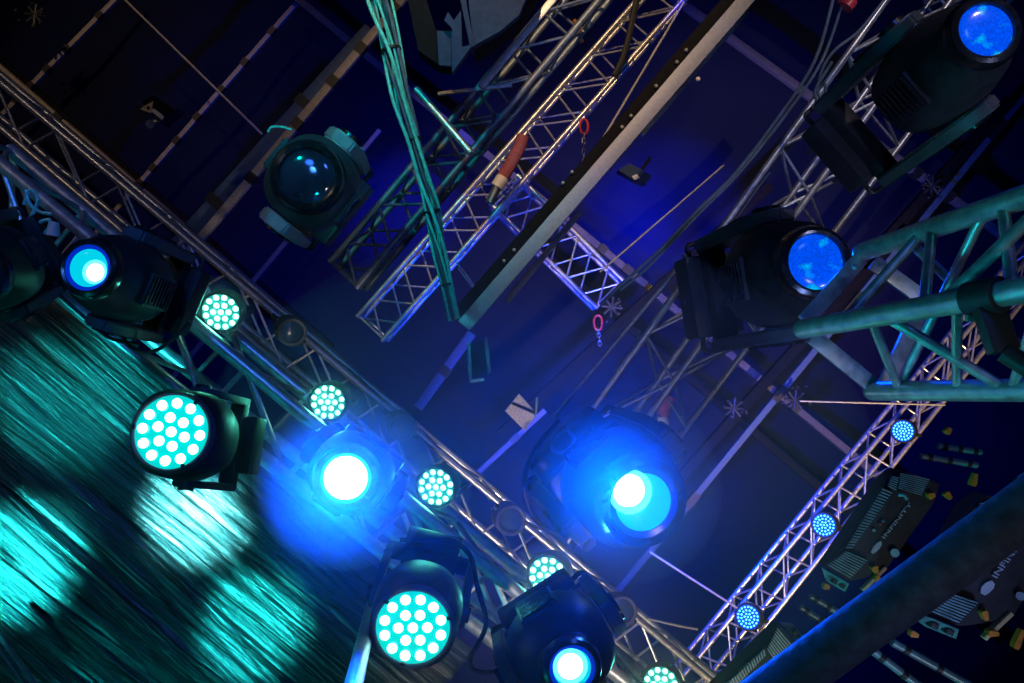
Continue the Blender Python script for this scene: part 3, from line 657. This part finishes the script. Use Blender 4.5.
def housing(label, T, d, oranges, lettering=True):
    q = lambda u, v, dd=0.: P(*T(u, v), d + dd)
    root = empty('lighting_housing', label, 'stage light', q(850, 560), 'dark vented housings')
    body = MB().prism([q(826, 568, .02), q(850, 582, .02), q(884, 574, .02), q(935, 503, .02), q(941, 483, .02), q(898, 470, .02), q(884, 482, .02)], (0, 0, .075))
    bmesh.ops.bevel(body.bm, geom=body.bm.edges[:], offset=.006, segments=2, affect='EDGES')
    adopt(root, body.build('body', 'black'))
    def grille(a, b, c, e, n):
        """a-b and e-c are the two long edges; slats run across"""
        pn = adopt(root, MB().prism([q(*a), q(*b), q(*c), q(*e)], (0, 0, .02)).build('vent_panel', 'blackgloss'))
        m = MB()
        for k in range(n):
            t0 = (k + .25) / n; t1 = (k + .75) / n
            pt = lambda A, B, t: q(lerp(A[0], B[0], t), lerp(A[1], B[1], t), -.008)
            m.prism([pt(a, e, t0), pt(b, c, t0), pt(b, c, t1), pt(a, e, t1)], (0, 0, .009))
        m.build('slats', 'tealbar', pn)
    grille((828, 566), (850, 579), (868, 560), (847, 551), 9)
    grille((846, 549), (852, 549), (893, 492), (884, 488), 22)
    grille((888, 487), (896, 491), (899, 477), (893, 476), 6)
    grille((899, 489), (921, 496), (930, 479), (901, 473), 9)
    en = adopt(root, MB().prism([q(825, 570, .0), q(849, 584, .0), q(845, 592, .06), q(829, 583, .06)], (0, 0, .03)).build('end_panel', 'tealbar'))
    for t0 in (.25, .65):
        a = q(lerp(827, 847, t0), lerp(577, 588, t0), .02); b_ = q(lerp(827, 847, t0 + .18), lerp(577, 588, t0 + .18), .02)
        hd = MB().bar(a, b_, .016, .03).build('socket', 'rubber'); adopt(root, hd)
    if lettering:
        # logo blob, lettering, round cap, handle
        lg = [(871, 552), (873, 547), (877, 543), (881, 541), (882, 544), (880, 548), (876, 552), (873, 554)]
        adopt(root, MB().prism([q(u, v, .012) for u, v in lg], (0, 0, .009)).build('logo', 'letter'))
        o0_ = q(884, 539.5, .012); ux = q(912, 504, .012) - o0_; uy = (q(880, 536.5, .012) - o0_)
        text_mesh('INFINITY', root, o0_, ux, uy, 1., 'letter')
    adopt(root, MB().tube(q(895, 553, .0), q(895, 553, .04), 4.2 / F * d, 20).build('round_cap', 'letter'))
    adopt(root, MB().sweep([q(899, 495, -.01), q(904, 495, -.02), q(907, 499, -.01)], .006, 8).build('handle', 'tealbar'))
    for k, (u, v) in enumerate(((880, 524), (883, 521), (874, 530))):
        adopt(root, MB().ball(q(u, v, .012), .006, 8, 6).build('button', ('red', 'tealbar', 'letter')[k]))
    for u, v, a, L_p in oranges:
        c = P(u, v, d); e = Vector((math.cos(a), math.sin(a), 0)) * L_p / F * d; s = Vector((-e.y, e.x, 0)).normalized() * 2.2 / F * d
        adopt(root, MB().prism([c - e * .5 - s, c - e * .3 - s * 1.5, c + e * .5 - s * .8, c + e * .5 + s * .8, c - e * .3 + s * 1.5, c - e * .5 + s], (0, 0, .02)).build('clamp_handle', 'orange'))
    adopt(root, MB().bar(q(862, 590, .02), q(885, 567, .02), .012, .02).build('edge_rail', 'tan'))
    return root
housing('dark lettered housing beside the blue dotted pars, above the wrapped pipe', lambda u, v: (u, v), 2.75,
        ((876, 570, 1.2, 7), (827, 587, .3, 6), (932, 496, -.3, 7), (949, 496, .9, 8), (975, 480, -1.3, 13), (949, 431, -.9, 7), (878, 579, .2, 5)))
housing('dark lettered housing below the wrapped pipe at the right edge', lambda u, v: (913 + 1.654 * (u - 826) + .463 * (v - 567), 607 + .089 * (u - 826) + 1.212 * (v - 567)), 2.1,
        ((915, 635, .3, 8), (986, 616, 1.3, 10), (994, 634, .1, 11), (1020, 640, -1.2, 20), (812, 668, .5, 6), (838, 655, -1.2, 9)))
housing('dark vented green-lit housing at the bottom, behind the low end of the wrapped pipe', lambda u, v: (780 + .77 * ((u - 826) * .77 + (v - 568) * .64) - .64 * ((u - 826) * .64 - (v - 568) * .77), 626 + .64 * ((u - 826) * .77 + (v - 568) * .64) + .77 * ((u - 826) * .64 - (v - 568) * .77)), 2.75, (), False)
def pipe_pair(label, a, b, d):
    root = empty('pipe_pair', label, 'pipe', P(*a[0], d))
    for p, q in (a, b):
        pp = adopt(root, MB().tube(P(*p, d), P(*q, d), .0115, 14).build('tube', 'tealbar'))
        for t in (.15, .5, .85):
            c = lerp(P(*p, d), P(*q, d), t); e = (P(*q, d) - P(*p, d)).normalized() * .008
            adopt(root, MB().tube(c - e, c + e, .0135, 14).build('collar', 'rubber'))
pipe_pair('pair of green-lit tubes between the upper and bottom housings', ((800, 607), (840, 632)), ((810, 596), (846, 617)), 2.9)
pipe_pair('pair of green-lit tubes at the bottom edge right of the wrapped pipe', ((872, 650), (935, 698)), ((892, 642), (985, 694)), 2.2)
pipe_pair('pair of dim tubes below the near triangular truss at right', ((921, 456), (977, 465)), ((938, 446), (981, 452)), 2.9)

# ------------------------------------------------------------------ haze
hz = MB(); hz.ball((0, 0, 0), 1., 48, 32)
mh = bpy.data.materials.new('stage_haze'); mh.use_nodes = True; nt = mh.node_tree
nt.nodes.remove(nt.nodes['Principled BSDF'])
vs_ = nt.nodes.new('ShaderNodeVolumeScatter'); vs_.inputs['Density'].default_value = .085; vs_.inputs['Color'].default_value = (.9, .9, .9, 1)
vs_.inputs['Anisotropy'].default_value = 0.
nt.links.new(vs_.outputs['Volume'], nt.nodes['Material Output'].inputs['Volume'])
hz = hz.build('haze', mh, angle=180); hz['kind'] = 'stuff'
tag(hz, 'drifting blue-lit haze around the glaring moving heads at lower centre', 'haze')
hz.location = P(530, 470, 3.0); hz.scale = (1.2, .9, 1.3)

def puff(label, at, r, dens):  # dense haze balls added to give lit lamps their glow halos
    m2 = mh.copy(); m2.node_tree.nodes['Volume Scatter'].inputs['Density'].default_value = dens
    o = MB().ball((0, 0, 0), 1., 32, 20).build('haze', m2, angle=180); o['kind'] = 'stuff'; o.location = at; o.scale = (r, r, r * .9); tag(o, label, 'haze')
puff('thick added haze for the blue glow around the glaring head left of centre', P(346, 478, 2.1), .24, .9)
puff('thick added haze for the blue glow around the white-hot moving head lamp', P(626, 488, 2.36), .28, .42)
PARS = ((221, 312), (328, 402), (436, 487), (548, 576), (661, 685))
for k, (u, v) in enumerate(PARS):
    puff('added haze for the glow around the mint par ' + ('by the far left cyan head', 'above the glaring head', 'right of the glaring head', 'above the bottom edge head', 'cut by the bottom edge')[k], P(u, v, 2.82), .13, .8)
# ------------------------------------------------------------------ light
def spot(name, loc, to, col, power, ang, blend=.5, size=.05):
    l = bpy.data.lights.new(name, 'SPOT'); l.color = col; l.energy = power; l.spot_size = math.radians(ang); l.spot_blend = blend; l.shadow_soft_size = size
    o = bpy.data.objects.new(name, l); C.objects.link(o); o.location = loc
    o.rotation_euler = (Vector(to) - Vector(loc)).to_track_quat('-Z', 'Y').to_euler(); return o
BLUE = (.0, .05, 1.); TEAL = (.0, .95, .95); WARM = (1., .64, .30)
# beams of the lit heads
spot('beam_head_centre_left', P(346, 478, 2.10), (-.4, .5, 0), (.0, .065, 1.), 260, 130, .8)
spot('beam_head_bottom_right', P(628, 490, 2.38), (-1.2, -.6, 0), (.0, .065, 1.), 290, 106, .8)
spot('beam_head_bottom', P(570, 666, 1.9), P(620, 900, 0), BLUE, 6, 120, .6)
spot('beam_head_left', P(89, 268, 2.0), P(0, 200, 0), BLUE, 5, 120, .6)
spot('beam_head_right', P(815, 262, 2.5), P(900, 262, 1.5), BLUE, 14, 140, .6)
spot('beam_head_corner', P(985, 31, 2.42), P(1000, 60, 1.), BLUE, 5, 120, .6)
for u, v in PARS: spot('beam_par', P(u, v, 2.82), (-.2, .3, 0), (.1, 1., .7), 5, 110, .6)
# added unseen spots: pools on the roof stand in for two blue glows
def upl(name, px, col, power, ang, loc, blend=1.): return spot(name, loc, P(*px, 10.2), col, power, ang, blend, .03)
upl('added_roof_pool', (668, 205), (.0, .02, 1.), 14000, 11, (2.2, -4.6, .4))
upl('added_roof_pool', (628, 218), (.0, .02, 1.), 22000, 8, (2.4, -4.4, .4))
upl('added_roof_pool', (645, 245), (.0, .02, 1.), 12000, 6, (2.3, -4.5, .4))
upl('added_roof_pool_left', (405, 205), (.0, .02, 1.), 22000, 8, (3., -6., .4))
spot('added_roof_fill', P(640, 470, 5.6), P(600, 400, 10.2), (.0, .04, 1.), 1700, 150, .9, .1)  # added wash without a fixture, turns the roof cloth blue
# warm work lights on the floor, with added unseen fills
spot('work_light', (.6, -5.0, .2), P(530, 140, 6.7), WARM, 2000, 30, .8, .2)
spot('work_light_right', (4.6, 5.2, .2), P(850, 490, 6.8), WARM, 4500, 30, .7, .2)
spot('work_light_left', (-5., -4.5, .2), P(200, 230, 5.2), (1., .75, .5), 150, 50, .8, .2)
spot('added_blue_fill_far_left', (-.4, -1.6, .2), P(110, 235, 2.6), (.05, .28, 1.), 90, 30, .8, .2)  # added unseen blue fill for the far left head's shell
spot('work_light_low', (-2.2, 5.5, .2), P(600, 600, 5.2), (1., .8, .6), 2400, 26, .8, .2)
spot('added_fill_chords', (2.4, 3.2, .2), P(535, 590, 2.9), (1., .85, .7), 1300, 9.5, .8, .2)  # added unseen spot for bright highlights on the truss chords
spot('work_light_middle', (3., -5., .2), P(790, 190, 3.9), (1., .85, .8), 420, 20, .8, .2)
# green and blue wash from floor lamps, mixed with added unseen fills
spot('unseen_teal_wash', (-.6, .9, 2.9), P(955, 310, 1.72), (0., .85, .9), 60, 34, .6, .12)  # unseen teal lamp set in mid-air to light the near truss
spot('added_fill_near', (1.9, .6, .6), P(960, 310, 1.7), (1., .9, .9), 26, 40, .8, .15)  # added unseen neutral fill on the near truss braces
spot('floor_wash_green_cables', (-1.5, -2.8, .6), P(395, 130, 4.3), TEAL, 420, 20, .8, .1)
spot('added_teal_fill_low', (-.5, 3., 3.75), P(880, 585, 2.6), TEAL, 130, 26, .8, .1)  # added teal spot in mid-air, lights the vented housings
spot('added_teal_fill_lamp', (.3, .8, .3), P(330, 205, 3.6), (.0, .8, .9), 110, 9, .8, .1)  # added unseen spot that brightens the unlit lamp's shell
spot('added_lilac_fill', (3.5, 1.5, 1.), P(905, 105, 2.8), (.5, .55, 1.), 260, 24, .8, .2)  # added lavender fill for the corner head's dark body
spot('added_lilac_fill_low', (1., 2.4, .8), P(750, 305, 3.), (.25, .38, 1.), 380, 18, .8, .2)  # added bluish fill from below for the head by the triangular truss
spot('added_fill_low_middle', (2.4, 3.6, .2), P(668, 395, 4.2), (1., .85, .75), 120, 20, .8, .2)  # added warm fill for the pink-red sleeve and the board
spot('added_fill_roof', (-4., -7., .2), P(140, 80, 9.7), WARM, 1000, 26, .9, .2)  # added warm fill for the upper left roof battens
spot('floor_wash_green_sheet', (-3.4, 3.6, .5), P(120, 470, 3.1), TEAL, 120, 70, .8, .2)
spot('floor_wash_blue', (1.6, -2.6, .3), P(760, 180, 3.), (.06, .18, 1.), 90, 80, .8, .3)
spot('floor_wash_blue_left', (-.6, -2.2, .3), P(290, 190, 3.), (.03, .16, 1.), 70, 46, .8, .3)
# added unseen lamps at mirror positions, to put highlights on the sheeting
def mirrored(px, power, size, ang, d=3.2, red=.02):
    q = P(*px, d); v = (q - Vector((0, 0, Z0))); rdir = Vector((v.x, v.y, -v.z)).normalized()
    spot('added_sheet_glint', q + rdir * 3.6, q, (red, .95, .95), power, ang, .9, size)
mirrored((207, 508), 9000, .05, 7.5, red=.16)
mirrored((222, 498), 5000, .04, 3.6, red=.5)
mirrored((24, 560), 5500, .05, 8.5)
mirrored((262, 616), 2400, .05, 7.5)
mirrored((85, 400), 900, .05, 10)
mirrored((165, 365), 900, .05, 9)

w = bpy.data.worlds.new('night'); bpy.context.scene.world = w; w.use_nodes = True
w.node_tree.nodes['Background'].inputs['Color'].default_value = (.012, .03, .12, 1)
w.node_tree.nodes['Background'].inputs['Strength'].default_value = .12

# ------------------------------------------------------------------ camera
cam = bpy.data.cameras.new('camera'); cam.lens = 28; cam.sensor_width = 36; cam.clip_start = .05
co_ = bpy.data.objects.new('camera', cam); C.objects.link(co_); co_.location = (0, 0, Z0); co_.rotation_euler = (math.pi, 0, 0)
sc = bpy.context.scene; sc.camera = co_
sc.view_settings.view_transform = 'Standard'; sc.view_settings.look = 'None'; sc.view_settings.gamma = 1; sc.view_settings.exposure = 0
sc.view_settings.use_curve_mapping = False
sc.cycles.use_denoising = True
